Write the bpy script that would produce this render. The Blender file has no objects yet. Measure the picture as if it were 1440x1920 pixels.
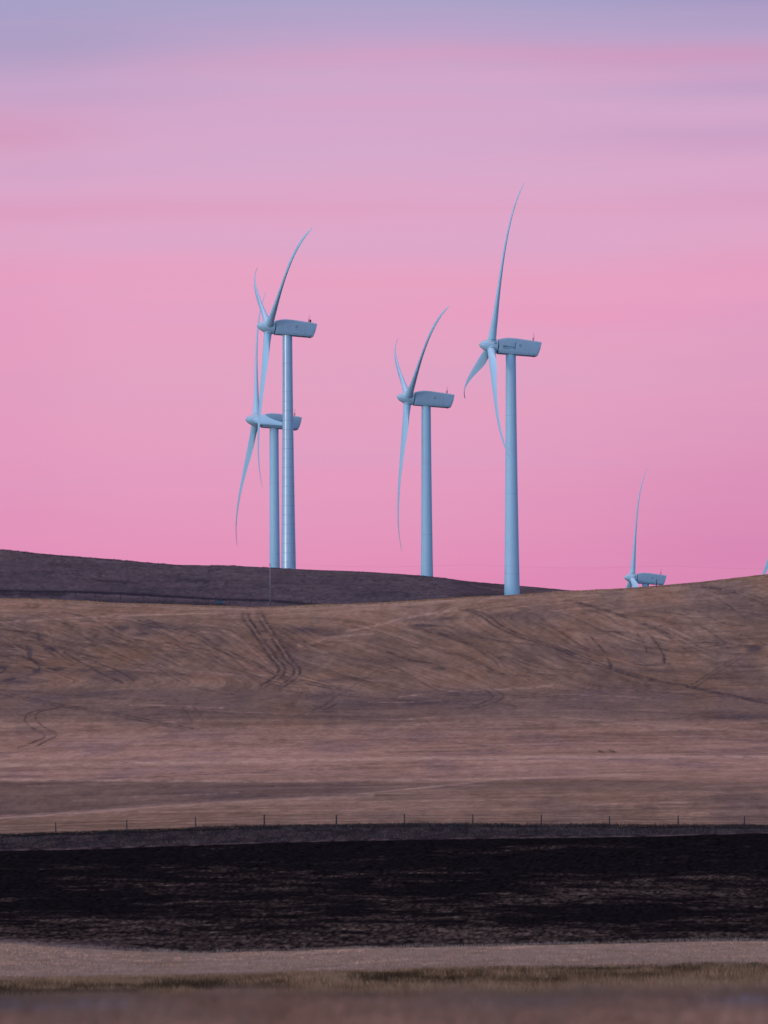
import bpy, math, random
import numpy as np
from mathutils import Matrix, Vector

random.seed(7)
RNG = np.random.default_rng(7)
scene = bpy.context.scene
COL = scene.collection
F = 8000.0                      # focal length in photo pixels (150 mm on a 36 mm high frame)
HX, HY = 720.0, 1400.0          # where the camera's level axis meets the picture
RHO = math.radians(0.3)         # small camera roll
CR, SR = math.cos(RHO), math.sin(RHO)


def P(px, py, D):
    u, v = px - HX, HY - py
    return Vector((D * (u * CR + v * SR) / F, D, D * (-u * SR + v * CR) / F))


# ------------------------------------------------------------------ helpers
def tag(o, label=None, cat=None, group=None, kind=None):
    if label: o['label'] = label
    if cat: o['category'] = cat
    if group: o['group'] = group
    if kind: o['kind'] = kind
    return o


def empty(name, loc, rz=0.0):
    o = bpy.data.objects.new(name, None)
    o.empty_display_size = 1.0
    o.location = loc
    o.rotation_euler = (0, 0, rz)
    COL.objects.link(o)
    return o


def mesh_obj(name, verts, faces, mat, parent=None, smooth=True, mats=None, fm=None):
    me = bpy.data.meshes.new(name)
    me.from_pydata([tuple(v) for v in verts], [], faces)
    if mats:
        for m in mats: me.materials.append(m)
        me.polygons.foreach_set('material_index', fm)
    else:
        me.materials.append(mat)
    if smooth:
        me.polygons.foreach_set('use_smooth', [True] * len(me.polygons))
    me.update()
    o = bpy.data.objects.new(name, me)
    COL.objects.link(o)
    if parent: o.parent = parent
    return o


class MB:
    def __init__(s): s.v = []; s.f = []

    def box(s, x0, x1, y0, y1, z0, z1):
        n = len(s.v)
        s.v += [(x, y, z) for z in (z0, z1) for x, y in ((x0, y0), (x1, y0), (x1, y1), (x0, y1))]
        s.f += [(n, n+3, n+2, n+1), (n+4, n+5, n+6, n+7)] + [(n+i, n+(i+1) % 4, n+4+(i+1) % 4, n+4+i) for i in range(4)]
        return s

    def tube(s, pts, rads, seg=8, cap=True):
        """rings along a polyline"""
        pts = [Vector(p) for p in pts]
        rings = []
        for i, p in enumerate(pts):
            d = (pts[min(i+1, len(pts)-1)] - pts[max(i-1, 0)]).normalized()
            a = Vector((1, 0, 0)) if abs(d.x) < .8 else Vector((0, 1, 0))
            e1 = d.cross(a).normalized(); e2 = d.cross(e1)
            n = len(s.v)
            for k in range(seg):
                t = 2*math.pi*k/seg
                s.v.append(tuple(p + (e1*math.cos(t) + e2*math.sin(t))*rads[i]))
            rings.append(n)
        for a, b in zip(rings[:-1], rings[1:]):
            for k in range(seg):
                s.f.append((a+k, b+k, b+(k+1) % seg, a+(k+1) % seg))
        if cap:
            s.f.append(tuple(rings[0]+k for k in range(seg)))
            s.f.append(tuple(rings[-1]+k for k in reversed(range(seg))))
        return s

    def build(s, name, mat, parent=None, smooth=False):
        return mesh_obj(name, s.v, s.f, mat, parent, smooth)


def ss(a, b, x):
    t = np.clip((x-a)/(b-a), 0, 1)
    return t*t*(3-2*t)


_PERM = RNG.random((256, 256))


def vnoise(x, y):
    xi = np.floor(x).astype(int); yi = np.floor(y).astype(int)
    fx = x-xi; fy = y-yi
    fx = fx*fx*(3-2*fx); fy = fy*fy*(3-2*fy)
    a = _PERM[xi & 255, yi & 255]; b = _PERM[(xi+1) & 255, yi & 255]
    c = _PERM[xi & 255, (yi+1) & 255]; d = _PERM[(xi+1) & 255, (yi+1) & 255]
    return (a*(1-fx)+b*fx)*(1-fy)+(c*(1-fx)+d*fx)*fy


def fbm(x, y, oct=4, gain=.5):
    s = 0; a = 1; t = 0
    for i in range(oct):
        s = s + a*vnoise(x*2**i+17.3*i, y*2**i+5.1*i); t += a; a *= gain
    return s/t*2-1


# ------------------------------------------------------------------ materials
class NT:
    def __init__(s, tree): s.t = tree; s.n = tree.nodes; s.l = tree.links

    def node(s, typ, **kw):
        n = s.n.new(typ)
        for k, v in kw.items():
            if k.startswith('i_'):
                n.inputs[k[2:].replace('_', ' ')].default_value = v
            else:
                setattr(n, k, v)
        return n

    def put(s, sock, v):
        if hasattr(v, 'is_output') or isinstance(v, bpy.types.NodeSocket): s.l.new(v, sock)
        else: sock.default_value = v

    def math(s, op, a, b=0.0, c=None, clamp=False):
        n = s.n.new('ShaderNodeMath'); n.operation = op; n.use_clamp = clamp
        s.put(n.inputs[0], a); s.put(n.inputs[1], b)
        if c is not None: s.put(n.inputs[2], c)
        return n.outputs[0]

    def step(s, a, b, x):
        n = s.n.new('ShaderNodeMapRange'); n.interpolation_type = 'SMOOTHSTEP'
        s.put(n.inputs['Value'], x)
        n.inputs['From Min'].default_value = a; n.inputs['From Max'].default_value = b
        return n.outputs[0]

    def mix(s, f, a, b, blend='MIX'):
        n = s.n.new('ShaderNodeMix'); n.data_type = 'RGBA'; n.blend_type = blend; n.clamp_factor = True
        s.put(n.inputs[0], f)
        for sock, v in ((n.inputs[6], a), (n.inputs[7], b)):
            if isinstance(v, tuple): v = (*v[:3], 1)
            s.put(sock, v)
        return n.outputs[2]

    def ramp(s, f, stops, interp='LINEAR'):
        n = s.n.new('ShaderNodeValToRGB'); n.color_ramp.interpolation = interp
        e = n.color_ramp.elements
        while len(e) < len(stops): e.new(0.5)
        for el, (p, c) in zip(e, stops):
            el.position = p; el.color = (*c, 1) if not isinstance(c, float) else (c, c, c, 1)
        s.put(n.inputs[0], f)
        return n.outputs[0]

    def noise(s, vec, scale, detail=4, rough=.55, dist=0.0, out=0):
        n = s.n.new('ShaderNodeTexNoise')
        if vec is not None: s.l.new(vec, n.inputs['Vector'])
        n.inputs['Scale'].default_value = scale; n.inputs['Detail'].default_value = detail
        n.inputs['Roughness'].default_value = rough; n.inputs['Distortion'].default_value = dist
        return n.outputs[out]


def new_mat(name):
    m = bpy.data.materials.new(name); m.use_nodes = True
    m.node_tree.nodes.clear()
    t = NT(m.node_tree)
    b = t.node('ShaderNodeBsdfPrincipled'); o = t.node('ShaderNodeOutputMaterial')
    t.l.new(b.outputs[0], o.inputs[0])
    return m, t, b


def painted(name, col, rough=.42, dirt=.12, dirtcol=(.22, .2, .18), streak=1.0, metallic=0.0, coat=0.0):
    m, t, b = new_mat(name)
    tc = t.node('ShaderNodeTexCoord').outputs['Object']
    mp = t.node('ShaderNodeMapping'); t.l.new(tc, mp.inputs[0]); mp.inputs['Scale'].default_value = (1.2, 1.2, .06*streak)
    n = t.noise(mp.outputs[0], 1.0, 6, .6)
    n2 = t.noise(tc, .35, 5, .6)
    f = t.math('MULTIPLY', t.step(.48, .8, n), dirt)
    f2 = t.math('MULTIPLY', t.step(.5, .8, n2), dirt*.8)
    c = t.mix(f, col, dirtcol); c = t.mix(f2, c, dirtcol)
    t.l.new(c, b.inputs['Base Color'])
    t.l.new(t.math('MULTIPLY_ADD', n, .25, rough-.12), b.inputs['Roughness'])
    b.inputs['Metallic'].default_value = metallic
    b.inputs['Coat Weight'].default_value = coat
    b.inputs['Coat Roughness'].default_value = .18
    return m


def plain(name, col, rough=.6, var=.3, scale=3.0, metallic=0.0):
    m, t, b = new_mat(name)
    tc = t.node('ShaderNodeTexCoord').outputs['Object']
    n = t.noise(tc, scale, 5, .6)
    d = tuple(c*(1-var) for c in col); l = tuple(min(1, c*(1+var)) for c in col)
    t.l.new(t.mix(t.step(.3, .7, n), d, l), b.inputs['Base Color'])
    b.inputs['Roughness'].default_value = rough; b.inputs['Metallic'].default_value = metallic
    return m


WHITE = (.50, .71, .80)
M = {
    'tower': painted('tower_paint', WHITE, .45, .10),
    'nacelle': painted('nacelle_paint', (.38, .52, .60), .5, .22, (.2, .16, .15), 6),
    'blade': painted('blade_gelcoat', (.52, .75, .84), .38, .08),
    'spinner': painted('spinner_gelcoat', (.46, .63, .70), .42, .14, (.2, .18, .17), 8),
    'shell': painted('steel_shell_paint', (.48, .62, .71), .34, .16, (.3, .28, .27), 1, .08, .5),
    'dark': plain('dark_rubber', (.02, .025, .035), .7),
    'seam': plain('seam_grime', (.30, .40, .49), .6),
    'teal': plain('teal_lettering', (.0, .13, .16), .5, .05),
    'hatch': plain('hatch_frame', (.50, .60, .70), .5, .1),
    'hatch_in': plain('hatch_grille', (.27, .36, .45), .6, .2),
    'wood': plain('weathered_wood', (.055, .045, .045), .9, .5, 6),
    'palewood': plain('pale_weathered_pole', (.26, .21, .21), .85, .3, 2),
    'greywood': plain('grey_weathered_wood', (.15, .13, .15), .9, .3, 4),
    'wire': plain('galvanised_wire', (.06, .055, .06), .6, .2, 3, .3),
    'iron': plain('dark_iron', (.03, .03, .035), .6, .2, 3, .4),
    'blue': plain('faded_blue_steel', (.05, .12, .17), .6, .4, 2),
}


def grass_mat(name, a, b_, c):
    m, t, b = new_mat(name)
    at = t.node('ShaderNodeAttribute', attribute_name='tone')
    col = t.ramp(at.outputs['Fac'], [(0, a), (.5, b_), (1, c)])
    t.l.new(col, b.inputs['Base Color']); b.inputs['Roughness'].default_value = .85
    b.inputs['Specular IOR Level'].default_value = .15
    return m


M['grass_dark'] = grass_mat('dry_grass_dark', (.060, .036, .018), (.34, .195, .095), (.58, .36, .20))
M['grass_near'] = grass_mat('dry_grass_near', (.20, .115, .07), (.30, .18, .12), (.36, .225, .16))
M['grass_bank'] = grass_mat('dry_grass_bank', (.02, .015, .015), (.06, .045, .045), (.2, .14, .12))
M['scrub'] = grass_mat('scrub', (.04, .033, .045), (.075, .06, .07), (.12, .09, .095))


def ground_mat():
    m, t, b = new_mat('dry_field')
    at = t.node('ShaderNodeAttribute', attribute_name='albedo').outputs['Color']
    rows = t.node('ShaderNodeAttribute', attribute_name='rows').outputs['Vector']
    amt = t.node('ShaderNodeAttribute', attribute_name='rowamt').outputs['Fac']
    tc = t.node('ShaderNodeTexCoord').outputs['Object']
    n1 = t.noise(tc, .9, 12, .72)
    n2 = t.noise(tc, .11, 6, .6)
    nr = t.noise(rows, 1.0, 6, .66, .6)
    k1 = t.ramp(n1, [(.28, .68), (.5, .99), (.74, 1.32)])
    k2 = t.ramp(n2, [(.3, .92), (.5, 1.0), (.72, 1.08)])
    kr = t.ramp(nr, [(.28, .66), (.5, 1.0), (.72, 1.25)])
    kr = t.mix(amt, (1, 1, 1), kr)
    c = t.mix(1.0, at, k1, 'MULTIPLY'); c = t.mix(1.0, c, k2, 'MULTIPLY'); c = t.mix(1.0, c, kr, 'MULTIPLY')
    t.l.new(c, b.inputs['Base Color'])
    b.inputs['Roughness'].default_value = 1.0; b.inputs['Specular IOR Level'].default_value = .0
    bp = t.node('ShaderNodeBump'); bp.inputs['Strength'].default_value = .4; bp.inputs['Distance'].default_value = .35
    t.l.new(n1, bp.inputs['Height']); t.l.new(bp.outputs[0], b.inputs['Normal'])
    return m


M['ground'] = ground_mat()

# ------------------------------------------------------------------ terrain
PC = np.array([0, 180, 360, 540, 720, 900, 1080, 1260, 1440.])
CREST_X = [0, 100, 200, 330, 480, 600, 720, 850, 950, 1050, 1150, 1240, 1300, 1440]
CREST_Y = [1122, 1124, 1130, 1134, 1139, 1134, 1130, 1122, 1117, 1109, 1105, 1098, 1093, 1077]
FAR_X = [0, 100, 200, 330, 450, 550, 640, 720, 800, 880, 960, 1020, 1088, 1200, 1440]
FAR_Y = [1030, 1040, 1048, 1059, 1061, 1067, 1070, 1074, 1080, 1090, 1097, 1102, 1109, 1128, 1165]


def crest(px): return np.interp(px, CREST_X, CREST_Y) - np.where((px > 1440), np.minimum((px-1440)*.06, 60), 0)
def farcrest(px): return np.interp(px, FAR_X, FAR_Y) - np.where(px < 0, np.minimum(-px*.04, 60), 0)


inner = np.arange(-60, 1501, 2.4)
outer = np.cumsum(4*1.075**np.arange(0, 75))
outer = outer[outer < 14000]
COLS = np.concatenate([-60-outer[::-1], inner, 1500+outer])
# smooth the polyline crests
def smooth(arr, w=14):
    k = np.hanning(2*w+1); k /= k.sum()
    return np.convolve(np.pad(arr, w, mode='edge'), k, 'valid')


CR_ = smooth(crest(COLS)); FC_ = smooth(farcrest(COLS))
sh = ss(830, 960, COLS)         # the far hill lies deeper to the right


def yy(vals): return smooth(np.interp(COLS, PC, vals))
def zz(z, D): return HY - np.full(len(COLS), z)/D*F


rows = []   # (zone_end_name, D array, y array, pixel step)
def R(D, y, zone): rows.append((np.broadcast_to(np.asarray(D, float), COLS.shape).copy(), np.asarray(y, float), zone))


R(-40, 0*COLS, 'near')          # placeholder, z handled below
R(2.0, zz(-1.62, 2.0), 'near')
R(10, zz(-1.5, 10), 'near')
R(17, zz(-1.30, 17), 'near')
R(20, yy([1886, 1884, 1883, 1882, 1882, 1882, 1880, 1878, 1876]), 'near')
R(24, yy([1886, 1884, 1884, 1883, 1884, 1884, 1882, 1880, 1878])+6, 'near')
R(32, zz(-2.5, 32), 'near')
R(60, zz(-4.9, 60), 'verge')
R(108, zz(-6.75, 108), 'verge')
R(124, yy([1864, 1864, 1864, 1862, 1862, 1860, 1860, 1856, 1854]), 'verge')
R(148, yy([1838, 1836, 1832, 1826, 1822, 1818, 1815, 1813, 1811]), 'strip')
R(188, yy([1768, 1779, 1786, 1782, 1777, 1774, 1770, 1766, 1763]), 'black')
R(270, yy([1672, 1676, 1678, 1676, 1672, 1669, 1666, 1662, 1658]), 'black')
R(360, yy([1595, 1591, 1585, 1579, 1575, 1572, 1570, 1567, 1562]), 'bank')
R(392, yy([1567, 1562, 1555, 1551, 1549, 1548, 1549, 1550, 1551]), 'field')
R(446, yy([1533, 1520, 1508, 1498, 1488, 1480, 1474, 1471, 1469])-1, 'field')
R(475, yy([1535, 1522, 1510, 1499, 1487, 1476, 1471, 1468, 1466]), 'field')
R(525, yy([1500, 1496, 1490, 1484, 1476, 1468, 1463, 1459, 1457]), 'field')
R(575, yy([1466, 1465, 1464, 1463, 1461, 1459, 1454, 1450, 1446]), 'field')
R(640, yy([1434, 1431, 1428, 1425, 1423, 1421, 1420, 1420, 1420]), 'field')
R(700, zz(-0.4, 700)+yy([2, 0, 0, 0, 0, 0, 0, -2, -4]), 'field')
R(765, np.full(len(COLS), 1368.), 'field')
R(800, np.full(len(COLS), 1330.), 'field')
R(835, np.full(len(COLS), 1285.), 'field')
R(920, 1285+(CR_-1285)*.56, 'field')
R(975, 1285+(CR_-1285)*.87, 'field')
R(1012, CR_, 'field')
R(1050, CR_+7, 'valley')
R(1095+150*sh, CR_+19, 'valley')
R(1128+152*sh, CR_+6, 'far')
midf = np.minimum(CR_, FC_+20)
R(1190+130*sh, FC_*.45+CR_*.55+np.maximum(0, FC_-CR_)*.5, 'far')
R(1260+120*sh, FC_*.85+CR_*.15+3, 'far')
R(1296+104*sh, FC_, 'far')
R(1345+120*sh, FC_+22, 'plain')
R(1600+60*sh, zz(28, 1600), 'plain')
R(1950, zz(-2, 1950), 'plain')
R(3000, zz(-20, 3000), 'plain')
R(9000, zz(-60, 9000), 'plain')
R(40000, zz(-60, 40000), 'plain')

Dk = np.array([r[0] for r in rows]); Yk = np.array([r[1] for r in rows])
U = COLS - HX
Dk[0] = -40
# heights at the control rows
Zk = Dk*(-U*SR + (HY-Yk)*CR)/F
Xk = Dk*(U*CR + (HY-Yk)*SR)/F
Zk[0] = -1.7; Xk[0] = np.sign(U)*np.abs(U)*.012*2
Xk[1] = U*.012 * 1.0
Zk[1] = -1.62; 
# monotone-ish (finite difference, limited) hermite interpolation along the distance
s = np.arange(len(rows))
steps = []
for i in range(len(rows)-1):
    dy = np.abs(Yk[i+1]-Yk[i])[(COLS > -10) & (COLS < 1450)].mean()
    z = rows[i+1][2]
    if i == 0: k = 4
    elif z == 'near': k = 10
    elif i >= len(rows)-6: k = 6
    else: k = int(np.clip(dy/1.5, 8, 80))
    steps.append(k)


def tangents(V):
    """limited tangents of V with respect to D"""
    d = np.diff(V, axis=0)/np.maximum(np.diff(Dk, axis=0), 1e-6)
    m = np.zeros_like(V)
    m[0] = d[0]; m[-1] = d[-1]
    m[1:-1] = .5*(d[:-1]+d[1:])
    return m


Mz = tangents(Zk)
GX = []; GD = []; GZ = []; ZONE = []; ROWS_S = []
for i, k in enumerate(steps):
    for j in range(k):
        t = j/k
        D = Dk[i]*(1-t)+Dk[i+1]*t
        h = Dk[i+1]-Dk[i]
        z = (2*t**3-3*t**2+1)*Zk[i]+(t**3-2*t**2+t)*h*Mz[i]+(-2*t**3+3*t**2)*Zk[i+1]+(t**3-t**2)*h*Mz[i+1]
        X = Xk[i]*(1-t)+Xk[i+1]*t
        if i >= 1:
            v = (HY - (HY - z/np.maximum(D, 1)*F))
            X = D*(U*CR + v*SR)/F if i >= 2 else X*(1-t)+t*D*(U*CR)/F
        GX.append(X); GD.append(D); GZ.append(z); ROWS_S.append(i+t); ZONE.append(rows[i][2])
GX.append(Xk[-1]); GD.append(Dk[-1]); GZ.append(Zk[-1]); ROWS_S.append(len(rows)-1.); ZONE.append('plain')
GX = np.array(GX); GD = np.array(GD); GZ = np.array(GZ); ROWS_S = np.array(ROWS_S)
NR, NC = GX.shape
PXg = np.broadcast_to(COLS, (NR, NC))


def hrow(z, D): return HY - z/np.maximum(D, 1.)*F - 0*D + 0


# picture row of each terrain point (only used to lay out field patterns drawn from the photo)
Vv = (GZ + 0)/np.maximum(GD, 1.)*F/CR + U*SR/CR
PYg = HY - Vv
side = ss(1500, 4500, np.abs(PXg-720)+700)
# relief: gentle swells and clods (small enough to leave the crests where they are)
relief = .28*fbm(GX/38, GD/55, 3)*ss(400, 520, GD)*(1-ss(950, 1010, GD)) \
    + .05*fbm(GX/2.1, GD/3.0, 3)*ss(100, 125, GD)*(1-ss(1000, 1400, GD)) \
    + .10*fbm(GX/1.6, GD/5, 4)*ss(1090, 1130, GD)*(1-ss(1500, 1800, GD)) \
    + .012*fbm(GX/.4, GD/.5, 3)*(1-ss(60, 100, GD))
relief += side*(GD > 300)*fbm(GX/260, GD/260, 3)*7
# hollow where the wheel tracks bend, and swales on the hill face
def bl(cx, cy, wx, wy): return np.exp(-((PXg-cx)/wx)**2-((PYg-cy)/wy)**2)
relief += -1.6*bl(545, 1245, 70, 40) + .9*bl(400, 1180, 120, 25) - .9*bl(130, 1225, 90, 30) + .8*bl(930, 1150, 150, 22) \
    - .8*bl(1230, 1220, 120, 28) - .6*bl(700, 1175, 70, 15)
GZ = GZ + relief

# ---- line patterns
def polydist(pts, pxs, pys):
    """vertical-ish pixel distance to a polyline (smoothed)"""
    pts = np.array(pts, float)
    d = np.full(pxs.shape, 1e9)
    for a, b in zip(pts[:-1], pts[1:]):
        ab = b-a; L = (ab**2).sum()
        t = np.clip(((pxs-a[0])*ab[0]+(pys-a[1])*ab[1])/L, 0, 1)
        d = np.minimum(d, np.hypot(pxs-a[0]-t*ab[0], pys-a[1]-t*ab[1]))
    return d


def catmull(pts, n=6):
    p = np.array([pts[0]]+list(pts)+[pts[-1]], float); out = []
    for i in range(1, len(p)-2):
        for j in range(n):
            t = j/n
            out.append(.5*((2*p[i])+(-p[i-1]+p[i+1])*t+(2*p[i-1]-5*p[i]+4*p[i+1]-p[i+2])*t*t+(-p[i-1]+3*p[i]-3*p[i+1]+p[i+2])*t**3))
    out.append(p[-2]); return np.array(out)


TR = np.zeros((NR, NC)); LT = np.zeros((NR, NC))
MULT = 1.35
def line(pts, w=1.3, k=.6, target=None, off=None):
    global TR, LT
    pts = catmull(pts)
    for o in (off or [0]):
        q = pts + np.array([o, 0])
        x0, x1, y0, y1 = q[:, 0].min()-12, q[:, 0].max()+12, q[:, 1].min()-12, q[:, 1].max()+12
        m = (PXg > x0) & (PXg < x1) & (PYg > y0) & (PYg < y1) & (GD > 380) & (GD < 1400)
        if not m.any(): continue
        wob = fbm(GX[m]/3, GD[m]/6, 2)*1.2
        d = polydist(q, PXg[m]+wob, PYg[m]+wob*.3)
        val = np.minimum(k*MULT, .95)*np.exp(-(d/(w*1.1))**2)*np.clip(.78+1.3*fbm(GX[m]/1.3+w, GD[m]/6, 4, .65), .08, 1.3)
        A = LT if target == 'light' else TR
        A[m] = np.maximum(A[m], val)


A_ = [(454, 1152), (457, 1166), (470, 1185), (490, 1207), (508, 1226), (522, 1238), (518, 1254), (504, 1270), (488, 1284)]
line(A_, 2.9, .62, off=[0, 12]); line(A_, 8, .26, off=[6]); line(A_, 1.0, .4, 'light', off=[6])
B_ = [(482, 1152), (487, 1168), (504, 1190), (522, 1210), (538, 1228), (549, 1236), (550, 1250), (535, 1268), (516, 1284)]
line(B_, 2.9, .66, off=[0, 11]); line(B_, 8, .30, off=[6]); line(B_, 1.0, .4, 'light', off=[5])
line([(260, 1165), (350, 1193), (425, 1225), (480, 1242), (555, 1267), (600, 1284), (650, 1296)], 1.3, .6, off=[0, 16])
line([(860, 1148), (895, 1157), (930, 1177), (980, 1197), (1040, 1215), (1095, 1235), (1150, 1255), (1220, 1275), (1285, 1288), (1350, 1303), (1440, 1322)], 1.3, .75, off=[0, 14])
line([(1060, 1126), (1120, 1142), (1195, 1167), (1260, 1195), (1298, 1222)], 1.3, .55, off=[0, 10])
line([(1195, 1188), (1206, 1198), (1213, 1216)], 1.3, .6)
line([(1215, 1186), (1232, 1202), (1245, 1222), (1246, 1240)], 1.4, .7)
line([(1105, 1192), (1128, 1212), (1140, 1232), (1145, 1252)], 1.5, .7)
line([(775, 1178), (830, 1192), (880, 1210), (925, 1236), (938, 1258)], 1.5, .5, off=[0, 12])
line([(725, 1222), (770, 1238), (815, 1245), (832, 1256)], 1.8, .55)
line([(50, 1208), (55, 1228), (80, 1244), (108, 1256)], 2.0, .75)
line([(70, 1184), (76, 1200), (100, 1214)], 1.6, .7)
line([(95, 1184), (105, 1204), (150, 1222), (200, 1246), (250, 1275)], 1.5, .5)
line([(120, 1215), (160, 1240), (190, 1262), (230, 1280)], 1.6, .6)
line([(200, 1185), (250, 1205), (300, 1232), (345, 1252)], 1.5, .45)
line([(0, 1230), (40, 1228), (68, 1240), (72, 1256), (40, 1270), (0, 1276)], 1.8, .65)
line([(0, 1250), (10, 1255), (0, 1262)], 1.8, .6)
line([(108, 1328), (76, 1335), (66, 1348), (78, 1362), (105, 1379), (88, 1389), (66, 1400)], 1.2, .6)
line([(80, 1330), (56, 1337), (46, 1350), (56, 1364), (84, 1380), (62, 1392), (34, 1402)], 1.2, .6)
line([(0, 1300), (60, 1314), (125, 1327), (200, 1340), (280, 1357), (350, 1370)], 1.2, .5, off=[0, 22])
line([(48, 1132), (55, 1135), (54, 1138), (42, 1140)], 1.0, .6, off=[0, 16])
line([(1295, 1100), (1340, 1104), (1385, 1114), (1440, 1133)], 1.4, .5, off=[0, 20])
line([(1390, 1225), (1330, 1262), (1290, 1290)], 1.4, .4, off=[0, 12])
line([(570, 1322), (590, 1330), (615, 1318)], 1.2, .5, off=[0, 18])
line([(340, 1325), (352, 1340), (360, 1358)], 1.4, .4, off=[0, 22])
line([(940, 1320), (970, 1326), (950, 1334)], 1.3, .4)
line([(720, 1250), (640, 1300), (590, 1330)], 1.3, .35)
line([(900, 1290), (925, 1305), (900, 1320), (860, 1330)], 1.4, .4, off=[0, 20])
for (a, b) in (((1122, 1409), (1132, 1411)), ((1144, 1408), (1152, 1410))): line([a, b], 1.2, .9)
# many faint seeding and harvest passes that bend down the face of the hill
_r = random.Random(4); MULT = 1.0
for i in range(105):
    x0 = _r.uniform(-150, 1380); y0 = float(np.interp(x0, CREST_X, CREST_Y))+_r.uniform(22, 120)
    L = _r.uniform(60, 230); s0 = _r.uniform(.05, .22); s1 = s0+_r.uniform(.18, .45); s2 = _r.uniform(.05, .3)
    pts = [(x0, y0)]; 
    for q in range(5):
        sl = (s0, s1, s1, s2, s2)[q]
        pts.append((pts[-1][0]+L/5, pts[-1][1]+L/5*sl))
    if pts[-1][1] > 1320: continue
    line(pts, _r.uniform(.9, 1.6), _r.uniform(.28, .6), off=[0, _r.choice((8, 12, 16))] if _r.random() < .5 else None)
    if _r.random() < .4: line([(p[0]+3, p[1]-3) for p in pts], 1.3, _r.uniform(.15, .3), 'light')
for i in range(60):
    x0 = _r.uniform(-100, 1350); y0 = _r.uniform(1290, 1420); L = _r.uniform(80, 320)
    sl = _r.choice((-1, 1))*_r.uniform(.0, .10)*(1 if y0 < 1380 else .35)
    pts = [(x0+L*q/4, y0+L*q/4*sl+_r.uniform(-1.5, 1.5)) for q in range(5)]
    line(pts, _r.uniform(.8, 1.6), _r.uniform(.2, .45), 'light' if _r.random() < .45 else None)
for i in range(45):
    x0 = _r.uniform(-100, 1350); y0 = _r.uniform(1425, 1545); L = _r.uniform(150, 500); sl = _r.uniform(-.045, .0)
    pts = [(x0+L*q/4, y0+L*q/4*sl+_r.uniform(-.8, .8)) for q in range(5)]
    line(pts, _r.uniform(.7, 1.5), _r.uniform(.2, .42), 'light' if _r.random() < .45 else None)
MULT = 1.1
# pale streaks
line([(-20, 1524+12), (180, 1522), (360, 1510), (540, 1500), (700, 1492)], 2.6, .5, 'light')
line([(0, 1436), (360, 1430), (720, 1422), (1080, 1419), (1500, 1419)], 3.0, .75, 'light')
line([(-20, 1462), (360, 1464), (720, 1462), (900, 1459), (1200, 1455)], 2.6, .6, 'light')
line([(640, 1492), (760, 1480), (860, 1470), (960, 1460), (1150, 1456)], 1.6, .55, 'light')
line([(-20, 1533), (180, 1519), (360, 1507), (540, 1497), (700, 1489)], 3.0, .35, 'light')
line([(-10, 1124), (100, 1126), (200, 1131), (330, 1136), (480, 1141), (600, 1137), (720, 1134), (850, 1127), (950, 1121)], 3.2, .5, 'light')
line([(-10, 1168), (130, 1160), (260, 1154), (420, 1152)], 1.6, .5, 'light')
line([(650, 1182), (700, 1170), (760, 1160), (860, 1148)], 2.0, .55, 'light')
line([(430, 1158), (620, 1148), (760, 1136), (880, 1128)], 2.0, .3, 'light')
line([(860, 1352), (700, 1366), (480, 1372), (200, 1382)], 2.0, .3, 'light')
line([(1440, 1372), (1250, 1362), (1050, 1345)], 2.0, .35, 'light')
line([(1030, 1503), (1120, 1507), (1300, 1504)], 1.0, .5, 'light')
line([(560, 1206), (620, 1196), (700, 1186)], 2.5, .35, 'light')
line([(260, 1240), (400, 1262), (520, 1258)], 2.5, .3, 'light')
line([(1000, 1108), (1130, 1108), (1300, 1098)], 1.5, .4, 'light')

# seeded-row pattern coordinates
W = 1-ss(1275, 1335, PYg)
slope = .42+.10*np.sin(PXg/140)
W = W*ss(8, 50, PYg-np.broadcast_to(CR_, PYg.shape))
base_row = PYg-slope*(PXg-720)*W+13*fbm(PXg/210+3, PYg/80, 2)*(.12+W)
RV = np.stack([PXg/(70+90*ss(1290, 1350, PYg)), base_row/2.6, 0*PXg], -1)
RA = (.45+.35*W)*(GD > 392)*(GD < 1060)*(.75+.5*fbm(GX/25, GD/60, 3))

# ---- albedo per zone
def lerp(a, b, t): return np.asarray(a)*(1-t[..., None])+np.asarray(b)*t[..., None]
STRAW = np.array([.285, .185, .125]); STRAWL = np.array([.42, .285, .21]); RUST = np.array([.30, .150, .085]); GREY = np.array([.185, .135, .125])
EARTH = np.array([.072, .056, .060])
n_big = fbm(GX/22, GD/60, 4); n_mid = fbm(GX/6, GD/26, 4); n_sm = fbm(GX/1.6+9, GD/8, 4, .6)
al = lerp(STRAW, STRAWL, np.clip(.35+.6*n_big+.25*n_mid, 0, 1)*.6)
hue = fbm(GX/9+70, GD/34, 4)
al = lerp(al, RUST, .30*ss(.0, .6, hue)*(1-ss(1290, 1420, PYg)))
al = lerp(al, GREY, .5*ss(.0, .5, -hue))
al = al*(1+.26*n_sm[..., None])
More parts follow.
